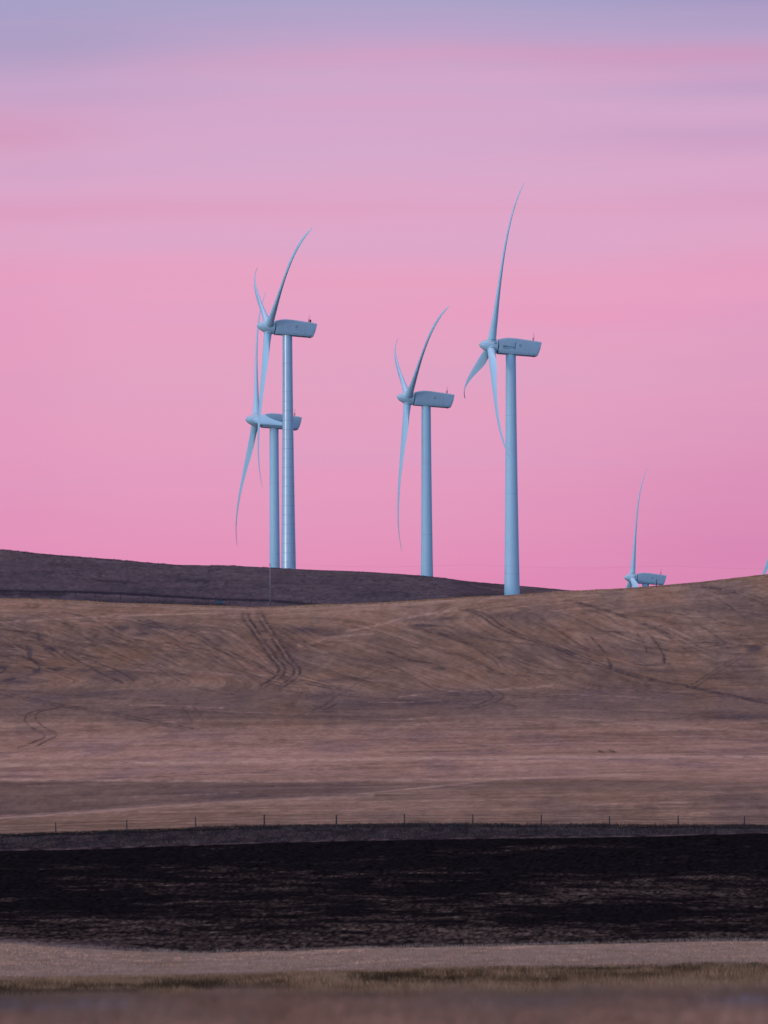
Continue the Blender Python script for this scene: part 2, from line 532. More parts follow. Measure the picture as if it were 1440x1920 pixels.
# brightness layout down the field, from the photo
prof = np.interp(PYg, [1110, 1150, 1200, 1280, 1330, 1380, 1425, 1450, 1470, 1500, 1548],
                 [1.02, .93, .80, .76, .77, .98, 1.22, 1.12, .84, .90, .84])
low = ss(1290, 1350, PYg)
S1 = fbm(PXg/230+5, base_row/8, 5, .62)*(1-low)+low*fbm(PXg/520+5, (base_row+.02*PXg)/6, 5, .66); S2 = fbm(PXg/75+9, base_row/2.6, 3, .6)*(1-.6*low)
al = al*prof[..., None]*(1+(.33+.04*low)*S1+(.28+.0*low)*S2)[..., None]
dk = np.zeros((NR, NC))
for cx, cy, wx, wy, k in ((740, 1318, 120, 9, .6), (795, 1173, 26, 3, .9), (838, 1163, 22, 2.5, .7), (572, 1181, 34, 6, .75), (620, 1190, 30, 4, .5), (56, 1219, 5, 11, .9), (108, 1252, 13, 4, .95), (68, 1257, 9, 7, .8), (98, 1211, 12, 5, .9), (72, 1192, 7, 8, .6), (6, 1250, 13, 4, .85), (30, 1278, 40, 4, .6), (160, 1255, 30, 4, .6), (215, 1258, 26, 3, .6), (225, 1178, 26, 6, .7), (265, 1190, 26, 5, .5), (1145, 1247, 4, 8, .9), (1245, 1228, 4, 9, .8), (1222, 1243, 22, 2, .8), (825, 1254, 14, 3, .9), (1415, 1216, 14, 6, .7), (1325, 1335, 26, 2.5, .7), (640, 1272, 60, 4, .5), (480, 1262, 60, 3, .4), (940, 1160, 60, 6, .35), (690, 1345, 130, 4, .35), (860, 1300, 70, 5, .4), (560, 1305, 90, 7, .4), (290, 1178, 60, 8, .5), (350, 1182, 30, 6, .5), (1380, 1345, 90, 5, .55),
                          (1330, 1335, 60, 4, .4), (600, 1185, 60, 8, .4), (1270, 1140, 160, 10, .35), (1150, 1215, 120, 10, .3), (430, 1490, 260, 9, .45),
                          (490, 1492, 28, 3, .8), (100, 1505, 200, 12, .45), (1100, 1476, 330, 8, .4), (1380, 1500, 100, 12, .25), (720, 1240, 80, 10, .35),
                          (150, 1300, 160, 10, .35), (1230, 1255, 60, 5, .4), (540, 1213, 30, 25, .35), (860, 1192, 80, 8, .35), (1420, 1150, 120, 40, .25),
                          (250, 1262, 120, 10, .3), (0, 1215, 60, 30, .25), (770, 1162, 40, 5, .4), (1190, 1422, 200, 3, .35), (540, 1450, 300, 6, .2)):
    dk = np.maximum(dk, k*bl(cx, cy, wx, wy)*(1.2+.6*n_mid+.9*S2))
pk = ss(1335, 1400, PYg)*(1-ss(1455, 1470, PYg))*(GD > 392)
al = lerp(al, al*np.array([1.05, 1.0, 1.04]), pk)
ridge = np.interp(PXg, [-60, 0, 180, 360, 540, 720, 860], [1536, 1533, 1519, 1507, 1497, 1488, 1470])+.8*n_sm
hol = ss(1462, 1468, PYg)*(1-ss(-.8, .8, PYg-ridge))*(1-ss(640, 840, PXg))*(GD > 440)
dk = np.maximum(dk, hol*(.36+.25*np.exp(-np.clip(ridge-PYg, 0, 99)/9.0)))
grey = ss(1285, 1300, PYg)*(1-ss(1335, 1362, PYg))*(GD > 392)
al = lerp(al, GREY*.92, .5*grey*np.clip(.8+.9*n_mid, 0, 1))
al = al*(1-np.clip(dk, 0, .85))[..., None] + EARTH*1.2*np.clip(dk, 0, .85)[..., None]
al = al*(1-np.clip(LT, 0, 1))[..., None] + STRAWL*1.22*np.clip(LT, 0, 1)[..., None]
al = al*(1-np.clip(TR, 0, .9))[..., None] + EARTH*.85*np.clip(TR, 0, .9)[..., None]

zone = np.array(ZONE)
def zmask(nm): return np.broadcast_to((zone == nm)[:, None], (NR, NC))


# far pasture
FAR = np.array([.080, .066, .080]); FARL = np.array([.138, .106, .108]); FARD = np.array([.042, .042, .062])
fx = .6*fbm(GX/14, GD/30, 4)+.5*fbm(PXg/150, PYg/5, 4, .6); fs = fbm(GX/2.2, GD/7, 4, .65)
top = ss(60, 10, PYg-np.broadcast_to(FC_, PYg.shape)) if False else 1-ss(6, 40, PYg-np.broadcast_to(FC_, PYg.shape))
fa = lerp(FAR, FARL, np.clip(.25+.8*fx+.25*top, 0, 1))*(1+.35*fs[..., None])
fdark = np.zeros((NR, NC))
def fdk(pts, w, k):
    global fdark
    d = polydist(catmull(pts), PXg+2*fs, PYg+1.2*fs)
    fdark = np.maximum(fdark, k*np.exp(-(d/w)**2))
sel = None
fdk([(-60, 1110), (0, 1108), (60, 1109), (140, 1110), (220, 1113), (280, 1116), (340, 1120), (420, 1124), (500, 1126), (560, 1131), (600, 1135)], 2.6, .95)
fdk([(150, 1128), (220, 1129), (300, 1131), (420, 1137)], 6, .6)
fdk([(-60, 1114), (60, 1114), (120, 1115)], 4.5, .6)
fdk([(182, 1088), (220, 1091), (262, 1095)], 2.0, .55)
fdk([(330, 1086), (380, 1088), (392, 1090)], 2.2, .45)
fdk([(260, 1095), (272, 1097)], 2, .4)
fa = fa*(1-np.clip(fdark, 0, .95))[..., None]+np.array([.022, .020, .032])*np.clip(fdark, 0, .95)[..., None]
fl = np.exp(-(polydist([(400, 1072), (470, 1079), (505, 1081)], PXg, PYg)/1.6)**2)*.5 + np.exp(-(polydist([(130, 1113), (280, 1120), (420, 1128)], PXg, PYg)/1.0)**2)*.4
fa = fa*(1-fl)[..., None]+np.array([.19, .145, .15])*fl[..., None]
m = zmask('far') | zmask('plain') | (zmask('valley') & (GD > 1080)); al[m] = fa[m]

# black ploughed field
bh = fbm(GX/.16+11, GD/1.6, 2, .7); wr_ = 5*fbm(PXg/130, PYg/30, 3); bn = .50*fbm(PXg/170+40, (PYg+wr_)/7, 4, .62)+.55*fbm(PXg/60+4, (PYg+wr_)/3.0, 4, .72); bn2 = fbm(GX/14, GD/26, 3)
edge = ss(1700, 1775, PYg + 6*bn)*.30
leftd = .22*(1-ss(0, 700, PXg))*(1-ss(1690, 1740, PYg))
topd = .36*(1-ss(1590, 1650, PYg))
st = ss(-.22, .62, bn+.40*bn2+edge-leftd-topd-.03)*np.clip(.58+1.25*bh, .08, 1.4)
ba = lerp([.0095, .0080, .0095], [.122, .092, .074], st*.80)
pw = (1-ss(0, 330, PXg-60*bn))*ss(1754, 1778, PYg+7*bn)     # pale washed corner bottom left
ba = ba*(1-pw*.8)[..., None]+np.array([.21, .155, .15])*(pw*.8)[..., None]
m = zmask('black'); al[m] = ba[m]
# bank with dead grass
gn = fbm(GX/.9, GD/5, 4, .6)
bk = lerp([.026, .020, .026], [.095, .070, .068], np.clip(.32+.9*gn, 0, 1))
ti = ss(1, 4, 0*PYg+np.abs(PYg-np.broadcast_to(yy([1595, 1591, 1585, 1579, 1575, 1572, 1570, 1567, 1562]), PYg.shape)))
ti = 1-(1-ti)*np.clip(.28+.8*gn, 0, .6)
bk = bk*ti[..., None]+np.array([.11, .085, .085])*(1-ti)[..., None]
bt = 1-ss(0, 5, PYg-np.broadcast_to(yy([1567, 1562, 1555, 1551, 1549, 1548, 1549, 1550, 1551]), PYg.shape)+2*gn)
bk = bk*(1-.7*bt)[..., None]+np.array([.025, .02, .024])*(.7*bt)[..., None]
m = zmask('bank'); al[m] = bk[m]
# stubble strip
sn = fbm(GX/.25, GD/2.2, 4, .7); s2 = fbm(GX/3, GD/6, 3)
sa = lerp([.36, .245, .16], [.51, .355, .255], np.clip(.45+.6*s2, 0, 1))*(1+.35*sn[..., None])
lt = np.exp(-((PYg-np.interp(PXg, [0, 360, 720, 1440], [1832, 1824, 1814, 1803]))/3.5)**2)*.5
sa = sa*(1-lt)[..., None]+np.array([.42, .32, .28])*lt[..., None]
m = zmask('strip'); al[m] = sa[m]
# verge
vn = fbm(GX/.5, GD/2.5, 4, .65); v2 = fbm(GX/2.4, GD/5, 3)
va = lerp([.08, .05, .03], [.34, .21, .13], np.clip(.48+.8*vn+.5*v2, 0, 1))
m = zmask('verge'); al[m] = va[m]
na = lerp([.25, .150, .10], [.34, .22, .155], np.clip(.5+1.2*fbm(GX/.5, GD/1.2, 3), 0, 1))
pud = ss(-.05, .35, fbm(GX/.8+2, GD/2.5, 2)+.12)*ss(19.3, 20.0, GD)*(1-ss(24, 26, GD))
na = na*(1-pud*.75)[..., None]+np.array([.14, .17, .23])*(pud*.75)[..., None]
m = zmask('near'); al[m] = na[m]
G = RNG.standard_normal((NR, NC)); G = (G+np.roll(G, 1, 1)+.6*np.roll(G, 2, 1))/1.54
amp = np.select([zmask('field'), zmask('far'), zmask('black'), zmask('bank'), zmask('strip')], [.045, .09, .26, .18, .10], .06)
al = al*np.clip(1+amp*G, .3, 2.2)[..., None]
al = np.clip(al*np.array([.96, .96, .93]), .004, .8)


def strip_object(name, r0, r1):
    """rows r0..r1 inclusive of the terrain as one sheet"""
    n = r1-r0+1
    me = bpy.data.meshes.new(name)
    co = np.stack([GX[r0:r1+1], GD[r0:r1+1], GZ[r0:r1+1]], -1).reshape(-1, 3)
    idx = np.arange(n*NC).reshape(n, NC)
    q = np.stack([idx[:-1, :-1], idx[:-1, 1:], idx[1:, 1:], idx[1:, :-1]], -1).reshape(-1, 4)
    me.vertices.add(len(co)); me.vertices.foreach_set('co', co.astype(np.float32).ravel())
    me.loops.add(q.size); me.loops.foreach_set('vertex_index', q.astype(np.int32).ravel())
    me.polygons.add(len(q)); me.polygons.foreach_set('loop_start', np.arange(0, q.size, 4, dtype=np.int32))
    me.polygons.foreach_set('use_smooth', np.ones(len(q), bool))
    me.update(calc_edges=True)
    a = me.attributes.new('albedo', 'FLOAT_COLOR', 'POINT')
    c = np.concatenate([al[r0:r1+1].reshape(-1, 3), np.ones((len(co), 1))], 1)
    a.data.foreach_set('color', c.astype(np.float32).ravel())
    a = me.attributes.new('rows', 'FLOAT_VECTOR', 'POINT')
    a.data.foreach_set('vector', RV[r0:r1+1].reshape(-1, 3).astype(np.float32).ravel())
    a = me.attributes.new('rowamt', 'FLOAT', 'POINT')
    a.data.foreach_set('value', RA[r0:r1+1].reshape(-1).astype(np.float32))
    me.materials.append(M['ground'])
    o = bpy.data.objects.new(name, me); COL.objects.link(o)
    return tag(o, kind='structure')


names = {'near': 'near_ground', 'verge': 'grass_verge', 'strip': 'stubble_strip', 'black': 'burnt_field', 'bank': 'ditch_bank',
         'field': 'stubble_field', 'valley': 'valley', 'far': 'pasture_hill', 'plain': 'plain'}
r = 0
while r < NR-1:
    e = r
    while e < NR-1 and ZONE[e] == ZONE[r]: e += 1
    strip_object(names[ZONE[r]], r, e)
    r = e

_mid = NC//2
def ground_z(X, D):
    """height of the terrain at a world position"""
    u = X/D*F/CR
    for _ in range(2):
        px = u+HX
        c = int(np.clip(np.searchsorted(COLS, px)-1, 0, NC-2)); tc = min(1, max(0, (px-COLS[c])/(COLS[c+1]-COLS[c])))
        dcol = GD[:, c]*(1-tc)+GD[:, c+1]*tc; zcol = GZ[:, c]*(1-tc)+GZ[:, c+1]*tc
        z = float(np.interp(D, dcol, zcol))
        u = (X/D*F - z/D*F*SR)/CR
    return z


# ------------------------------------------------------------------ wind turbines
RB = 50.0
SEC = [  # span, chord, thickness ratio, twist deg, roundness
    (1.5, 2.45, 1.0, 18, 1), (3.0, 2.42, 1.0, 18, 1), (4.6, 2.55, .84, 18, .75), (6.5, 3.0, .64, 17.5, .4), (8.5, 3.45, .50, 16.5, .15),
    (10.5, 3.65, .42, 15.5, 0), (13, 3.6, .37, 13.5, 0), (16, 3.35, .34, 11, 0), (20, 2.98, .31, 8, 0), (24, 2.62, .29, 5.5, 0), (28, 2.32, .28, 3.2, 0),
    (32, 2.03, .275, 1, 0), (36, 1.74, .27, -.5, 0), (40, 1.44, .26, -2, 0), (43.5, 1.15, .25, -3.5, 0), (46.5, .86, .25, -4.5, 0),
    (48.6, .6, .26, -5, 0), (49.6, .4, .27, -5, 0), (50.0, .16, .3, -5, 0)]



def blade_mesh():
    K = 28; V = []; Fc = []
    # finer spanwise sampling
    sp = np.array([s_[0] for s_ in SEC]); fine = np.concatenate([np.linspace(1.5, 48, 120), np.linspace(48.2, 50, 14)])
    ch = np.interp(fine, sp, [s_[1] for s_ in SEC]); tk = np.interp(fine, sp, [s_[2] for s_ in SEC])
    tw = np.interp(fine, sp, [s_[3] for s_ in SEC]); ro = np.interp(fine, sp, [s_[4] for s_ in SEC])
    def sm(a):
        k = np.hanning(9); k /= k.sum(); q = np.convolve(np.pad(a, 4, mode='edge'), k, 'valid'); q[fine > 47] = a[fine > 47]; return q
    ch, tk, tw, ro = sm(ch), sm(tk), sm(tw), sm(ro)
    for z, c, th, b, rn in zip(fine, ch, tk, tw, ro):
        beta = math.radians(b)
        q = z/RB
        bend = RB*(-.02*q + .073*q**5)
        cx, cy = -math.sin(beta), -math.cos(beta)      # towards the leading edge
        nx, ny = math.cos(beta), -math.sin(beta)       # towards the downwind (suction) side
        for k in range(K):
            a = 2*math.pi*k/K
            xc = .5*(1+math.cos(a))                   # 0 leading edge .. 1 trailing edge
            yt = 5*th*(.2969*math.sqrt(xc)-.126*xc-.3516*xc*xc+.2843*xc**3-.1036*xc**4)
            up = 1 if a < math.pi else -1
            ax = (.32-xc)*c
            ay = up*yt*c*(1.12 if up > 0 else .88)
            rx = -.5*c*math.cos(a); ry = .5*c*th*math.sin(a)
            px = ax*(1-rn)+rx*rn; py = ay*(1-rn)+ry*rn
            V.append((cx*px+nx*py+bend, cy*px+ny*py, z))
    n = len(fine)
    for i in range(n-1):
        for k in range(K):
            Fc.append((i*K+k, i*K+(k+1) % K, (i+1)*K+(k+1) % K, (i+1)*K+k))
    Fc.append(tuple((n-1)*K+k for k in range(K))); Fc.append(tuple(reversed(range(K))))
    return V, Fc


def lathe_x(prof, K=40):
    """profile (x, r) spun about the X axis"""
    V = []; Fc = []
    for x, r_ in prof:
        for k in range(K):
            a = 2*math.pi*k/K; V.append((x, r_*math.cos(a), r_*math.sin(a)))
    for i in range(len(prof)-1):
        for k in range(K):
            Fc.append((i*K+k, i*K+(k+1) % K, (i+1)*K+(k+1) % K, (i+1)*K+k))
    Fc.append(tuple(range(K))); Fc.append(tuple(reversed([(len(prof)-1)*K+k for k in range(K)])))
    return V, Fc


def nacelle_mesh():
    """rounded box along +X lofted from side outline"""
    st = [(0.0, 1.95, -1.85, 1.70), (.12, 2.2, -2.1, 1.92), (1.2, 2.58, -2.06, 2.0), (2.6, 2.86, -2.0, 2.02), (4.5, 2.96, -1.93, 2.02),
          (7.5, 2.9, -1.84, 2.0), (10, 2.8, -1.76, 1.96), (11.6, 2.72, -1.70, 1.92), (12.0, 2.70, -1.62, 1.9), (12.35, 2.70, -.6, 1.9), (12.7, 2.68, .9, 1.88), (12.82, 2.62, 2.1, 1.8)]
    # section outline (unit) : rounded top corners, chamfered lower corners
    sec = []
    def arc(cx, cz, r1, r2, a0, a1, n):
        for i in range(n+1):
            a = math.radians(a0+(a1-a0)*i/n); sec.append((cx+r1*math.cos(a), cz+r2*math.sin(a)))
    arc(.80, .82, .20, .18, 0, 90, 6)
    sec.append((.4, 1.015)); sec.append((0, 1.02)); sec.append((-.4, 1.015))
    arc(-.80, .82, .20, .18, 90, 180, 6)
    sec.append((-1.005, 0)); sec.append((-1.0, -.62))
    arc(-.84, -.88, .12, .12, 200, 270, 4)
    arc(.84, -.88, .12, .12, 270, 340, 4)
    sec.append((1.0, -.62)); sec.append((1.005, 0))
    V = []; Fc = []; K = len(sec)
    for (x, zt, zb, hw) in st:
        c = (zt+zb)/2; h = (zt-zb)/2
        for (a, b) in sec: V.append((x, a*hw, c+b*h))
    n = len(st)
    for i in range(n-1):
        for k in range(K):
            Fc.append((i*K+k, (i+1)*K+k, (i+1)*K+(k+1) % K, i*K+(k+1) % K))
    Fc.append(tuple(range(K))); Fc.append(tuple(reversed([(n-1)*K+k for k in range(K)])))
    return V, Fc


BV, BF = blade_mesh()
_shared = {}
TAU = math.radians(5.8)


def auto_smooth(o, ang=35):
    me = o.data
    import bmesh
    bm = bmesh.new(); bm.from_mesh(me)
    bmesh.ops.recalc_face_normals(bm, faces=bm.faces)
    for e in bm.edges:
        if len(e.link_faces) == 2 and e.calc_face_angle(0) > math.radians(ang): e.smooth = False
    for f in bm.faces: f.smooth = True
    bm.to_mesh(me); bm.free()


def text_mesh(body, size, bold=0.0):
    cu = bpy.data.curves.new('lettering', 'FONT'); cu.body = body; cu.size = size; cu.extrude = .012; cu.offset = bold
    o = bpy.data.objects.new('lettering', cu); COL.objects.link(o)
    bpy.context.view_layer.update()
    me = bpy.data.meshes.new_from_object(o.evaluated_get(bpy.context.evaluated_depsgraph_get()))
    bpy.data.objects.remove(o)
    return me


def turbine(label, hub_px, hub_py, D, theta, base_d, base_below, yaw=10.7, shell=False, logo=False, cooler=False, floor_z=None):
    """hub_px, hub_py: picture position of the rotor centre; D its distance"""
    phi = math.radians(yaw)
    hub = P(hub_px, hub_py, D)
    OV = 6.0
    # tower axis sits OV behind the rotor centre
    loc_hub = Vector((-OV*math.cos(TAU), 0, OV*math.sin(TAU)))
    Rz = Matrix.Rotation(phi, 3, 'Z')
    off = Rz @ loc_hub
    tx, ty = hub.x-off.x, hub.y-off.y
    gz = ground_z(tx, ty) - .3
    H = hub.z-off.z-gz
    root = empty('wind_turbine', (tx, ty, gz), phi)
    tag(root, label, 'wind turbine', 'white three-bladed wind turbines on the ridge')
    # tower, taper measured from the picture
    toph = H-1.75
    prof = []
    N = 40
    k = (base_d-3.0)
    for i in range(N+1):
        z = toph*i/N; below = (toph-z)
        q = min(1.15, below/base_below)
        d = 3.0+k*(.45*q+.55*q*q)
        prof.append((z, d/2))
    seg = 26 if shell else 56
    V = []; Fc = []
    for (z, r_) in prof:
        for j in range(seg):
            a = 2*math.pi*(j+.35)/seg; V.append((r_*math.cos(a), r_*math.sin(a), z))
    for i in range(len(prof)-1):
        for j in range(seg): Fc.append((i*seg+j, i*seg+(j+1) % seg, (i+1)*seg+(j+1) % seg, (i+1)*seg+j))
    Fc.append(tuple(range(seg-1, -1, -1))); Fc.append(tuple(N*seg+j for j in range(seg)))
    tw = mesh_obj('tower', V, Fc, M['shell'] if shell else M['tower'], root)
    if shell:
        auto_smooth(tw, 12)
    else:
        auto_smooth(tw, 40)
    # section joints
    rr = lambda z: float(np.interp(z, [p[0] for p in prof], [p[1] for p in prof]))
    joints = [toph-x for x in np.arange(9, toph-2, 2.95)] if shell else [toph-18.5, toph-42, toph-66]
    for ji, z in enumerate(joints):
        if z < 1: continue
        if shell and ji % 3 and z > toph-18: continue
        b = MB(); w = .05 if shell else .035; r_ = rr(z)*(1.004 if shell else 1.002)
        if shell:
            ring = [(r_*math.cos(2*math.pi*(j+.35)/seg), r_*math.sin(2*math.pi*(j+.35)/seg)) for j in range(seg)]
        else:
            ring = [(r_*math.cos(2*math.pi*j/48), r_*math.sin(2*math.pi*j/48)) for j in range(48)]
        nn = len(ring)
        vs = [(x, y, z-w) for x, y in ring]+[(x, y, z+w) for x, y in ring]
        fs_ = [(j, (j+1) % nn, nn+(j+1) % nn, nn+j) for j in range(nn)]+[tuple(range(nn-1, -1, -1)), tuple(range(nn, 2*nn))]
        mesh_obj('joint', vs, fs_, M['seam'], tw, smooth=False)
    # yaw collar
    b = MB().tube([(0, 0, toph), (0, 0, toph+.35)], [1.62, 1.62], 40); b.build('yaw_ring', M['dark'], tw)
    # rotor / nacelle frame
    Fm = Matrix.Translation((0, 0, H)) @ Matrix.Rotation(TAU, 4, 'Y')
    # nacelle starts 2.05 behind the rotor plane
    if 'nac' not in _shared:
        o = mesh_obj('nacelle', *nacelle_mesh(), M['nacelle'])
        auto_smooth(o, 28); _shared['nac'] = o.data
        bpy.data.objects.remove(o)
        o = mesh_obj('spinner', *lathe_x([(-3.72, .06), (-3.66, .25), (-3.45, .55), (-3.1, .9), (-2.6, 1.24), (-2.0, 1.54), (-1.3, 1.8), (-.6, 1.96), (0, 2.04), (.9, 2.08), (1.7, 2.06), (1.78, 1.95)]), M['spinner'])
        auto_smooth(o, 40); _shared['spin'] = o.data; bpy.data.objects.remove(o)
        o = mesh_obj('neck', *lathe_x([(1.7, 1.72), (2.3, 1.72)]), M['dark']); _shared['neck'] = o.data; bpy.data.objects.remove(o)
        o = mesh_obj('blade', BV, BF, M['blade']); auto_smooth(o, 60); _shared['blade'] = o.data; bpy.data.objects.remove(o)
        b = MB().tube([(0, 0, 1.2), (0, 0, 2.12)], [1.36, 1.31], 36)
        o = b.build('root_collar', M['spinner']); auto_smooth(o, 40); _shared['collar'] = o.data; bpy.data.objects.remove(o)
        b = MB().tube([(0, 0, 2.10), (0, 0, 2.2)], [1.24, 1.24], 36)
        o = b.build('root_seal', M['dark']); auto_smooth(o, 40); _shared['seal'] = o.data; bpy.data.objects.remove(o)

    def child(name, me, mat4, parent):
        o = bpy.data.objects.new(name, me); COL.objects.link(o); o.parent = parent; o.matrix_local = mat4; return o
    hubm = Fm @ Matrix.Translation((-OV, 0, 0))
    nac = child('nacelle', _shared['nac'], Fm @ Matrix.Translation((-OV+2.05, 0, 0)), root)
    spin = child('spinner', _shared['spin'], hubm, root)
    child('neck', _shared['neck'], Matrix.Identity(4), spin)
    for i in range(3):
        rm = hubm @ Matrix.Rotation(math.radians(theta+120*i), 4, 'X')
        bl_ = child('blade', _shared['blade'], rm, root)
        child('root_seal', _shared['seal'], Matrix.Identity(4), bl_)
        child('root_collar', _shared['collar'], Matrix.Rotation(math.radians(theta+120*i), 4, 'X'), spin)
    # nacelle fittings (nacelle frame: x 0 front .. 12.8 rear)
    for (x, y, h) in ((10.35, -.5, 2.6), (10.8, .35, 2.5)):
        b = MB()
        b.tube([(x, y, 2.6), (x, y, 2.7+h*.42)], [.10, .075], 6); b.tube([(x, y, 2.7+h*.42), (x, y, 2.7+h)], [.035, .02], 5)
        b.tube([(x-.18, y, 2.7+h*.40), (x+.18, y, 2.7+h*.40)], [.035, .035], 5)
        b.build('sensor_mast', M['iron'], nac)
    if cooler:
        MB().box(10.75, 11.15, -.5, .5, 2.7, 3.75).build('beacon_box', M['dark'], nac)
        MB().box(10.1, 10.3, -1.2, -.9, 2.68, 3.2).build('beacon_lamp', M['dark'], nac)
    MB().box(11.25, 11.85, -.9, .9, 2.62, 2.86).build('vent_ridge', M['nacelle'], nac)
    MB().tube([(11.0, -.7, -1.65), (11.0, -.7, -2.0)], [.32, .2], 12).build('drain_stub', M['dark'], nac)
    # seam along the lower side and hatch on the camera side
    MB().box(.3, 11.6, -2.035, -1.9, -1.24, -1.19).build('side_seam', M['seam'], nac)
    hx = 5.75
    fr = MB()
    for (x0, x1, z0, z1) in ((hx, hx+1.4, .15, .27), (hx, hx+1.4, 1.38, 1.5), (hx, hx+.12, .27, 1.38), (hx+1.28, hx+1.4, .27, 1.38)):
        fr.box(x0, x1, -2.06, -1.95, z0, z1)
    hf = fr.build('hatch', M['hatch'], nac)
    MB().box(hx+.3, hx+1.1, -2.05, -1.95, .4, 1.25).build('hatch_panel', M['hatch_in'], hf)
    if logo:
        def txt(body, size, x, z, bold, width):
            me = text_mesh(body, size, bold)
            xs = [v.co.x for v in me.vertices]; w = max(xs)-min(xs); sx = width/w
            me.materials.clear(); me.materials.append(M['teal'])
            o = bpy.data.objects.new('lettering', me); COL.objects.link(o); o.parent = nac
            o.location = (x, -2.045, z); o.rotation_euler = (math.pi/2, 0, 0); o.scale = (sx, 1, 1)
        txt('SIEMENS Gamesa', .52, 1.15, -.02, .012, 3.45)
        txt('RENEWABLE ENERGY', .30, 1.15, -.48, .002, 2.1)
        MB().box(4.72, 4.94, -2.05, -1.95, -.55, 1.5).build('logo_bar', M['teal'], nac)
        g = MB().tube([(1.2, -2.02, .2), (1.2, -1.6, .2)], [.01, .01], 4)
    # small bracket hardware on the hub (visible on the nearest machine)
    MB().box(.5, 1.3, -2.16, -1.9, .55, 1.35).build('hub_hatch', M['seam'], spin)
    # entry door and foundation
    MB().box(-.5, .5, base_d/2-.4, base_d/2+.06, 1.2, 3.4).build('door', M['hatch_in'], tw)
    MB().tube([(0, 0, -1.5), (0, 0, .45)], [base_d/2+.9, base_d/2+.7], 32).build('foundation', M['hatch'], root)
    return root


turbine('largest turbine at right of centre, teal lettering on its nacelle, one blade nearly upright', 921, 648.5, 1278, 16.7, 4.75, 74, yaw=9.9, logo=True)
turbine('turbine with banded faceted steel tower, a dark beacon on its nacelle, blades forming a Y', 503.5, 613, 1328, 58.5, 4.75, 77, yaw=12.5, shell=True, cooler=True)
turbine('smooth-towered turbine standing alone in the middle, two blades up and one hanging down', 765, 746.4, 1385, 58.7, 4.1, 60, yaw=10.4)
turbine('turbine partly hidden behind the banded tower, one blade nearly crossing its nacelle', 480.5, 788.3, 1415, -24, 3.5, 52, yaw=11.8)
turbine('small distant turbine sunk behind the right hill, only hub and one upright blade clear', 1185.5, 1084, 1890, -3, 4.5, 70, yaw=8.5)
turbine('turbine cut off by the right picture edge, only one slanting blade showing', 1459, 1006, 2000, -133, 4.5, 70)

# ------------------------------------------------------------------ near wire fence
fx_ = [-152, -24, 104, 237, 366, 495, 630, 758, 886, 1014, 1142, 1271, 1395, 1524, 1650]
fb_ = [1572, 1569, 1565, 1560, 1555, 1552, 1549, 1548, 1548, 1549, 1549, 1550, 1551, 1553, 1555]
ft_ = [1550, 1547, 1543, 1537, 1532, 1527, 1527, 1526, 1527, 1528, 1529, 1529, 1531, 1532, 1534]


def wire_fence(label, xs, D, hts, mat, rad, wires, name='wire_fence', group=None, zs=None, wr=.006, lean=.02):
    pts = []
    for x in xs:
        d = D(x) if callable(D) else D
        X = (x-HX)/F*d
        pts.append((X, d, ground_z(X, d)))
    o0 = Vector(pts[0])
    root = empty(name, o0); tag(root, label, 'fence', group)
    tops = []
    for p, h in zip(pts, hts):
        q = Vector(p)-o0
        ln = Vector((random.uniform(-lean, lean)*h, random.uniform(-lean, lean)*h, h))
        r0 = rad*random.uniform(.85, 1.15)
        b = MB().tube([q-Vector((0, 0, .4)), q+ln*.5, q+ln, q+ln*1.012], [r0*1.08, r0, r0*.95, r0*.6], 9)
        b.build('post', mat, root, smooth=False)
        tops.append((q, ln))
    for f in wires:
        b = MB(); pl = []
        for (q, l), (q2, l2) in zip(tops[:-1], tops[1:]):
            a = q+l*f; c = q2+l2*f
            for t in (0, .25, .5, .75):
                pl.append(a.lerp(c, t)-Vector((0, 0, .03*math.sin(math.pi*t)))+Vector((0, -rad, 0)))
        pl.append(tops[-1][0]+tops[-1][1]*f+Vector((0, -rad, 0)))
        b.tube(pl, [wr]*len(pl), 4); b.build('wire', M['wire'], root)
    return root


wire_fence('dark wooden post and wire fence along the top of the ditch bank in the foreground', fx_, 391.5,
           [(b-t)/F*391.5*1.02 for b, t in zip(fb_, ft_)], M['wood'], .062, (.22, .45, .68, .92), wr=.011)

farD = lambda x: float(np.interp(x, [0, 300, 600], [1152, 1146, 1136]))
wire_fence('distant fence of thin dark posts along the dark bank on the shaded hill', [-40, -10, 17, 43, 69, 102, 143, 180, 227, 271, 300, 325, 364, 392, 432, 470, 548, 585], farD,
           [1.5, 1.4, 1.5, 1.5, 1.45, 1.3, 1.9, 1.2, 1.5, 1.4, 1.2, 1.4, 1.3, 1.5, 1.3, 1.3, 1.6, 1.4], M['wood'], .075, (.5, .9), wr=.009)
near2 = lambda x: float(np.interp(x, [0, 600], [1130, 1131]))
wire_fence('distant fence of pale thin posts just beyond the stubble crest', [-5, 34, 70, 105, 140, 176, 214, 256, 300, 331, 364, 395, 428, 459, 490, 517, 550], lambda x: 1129.,
           [1.3]*17, M['greywood'], .055, (.5, .9), wr=.008)

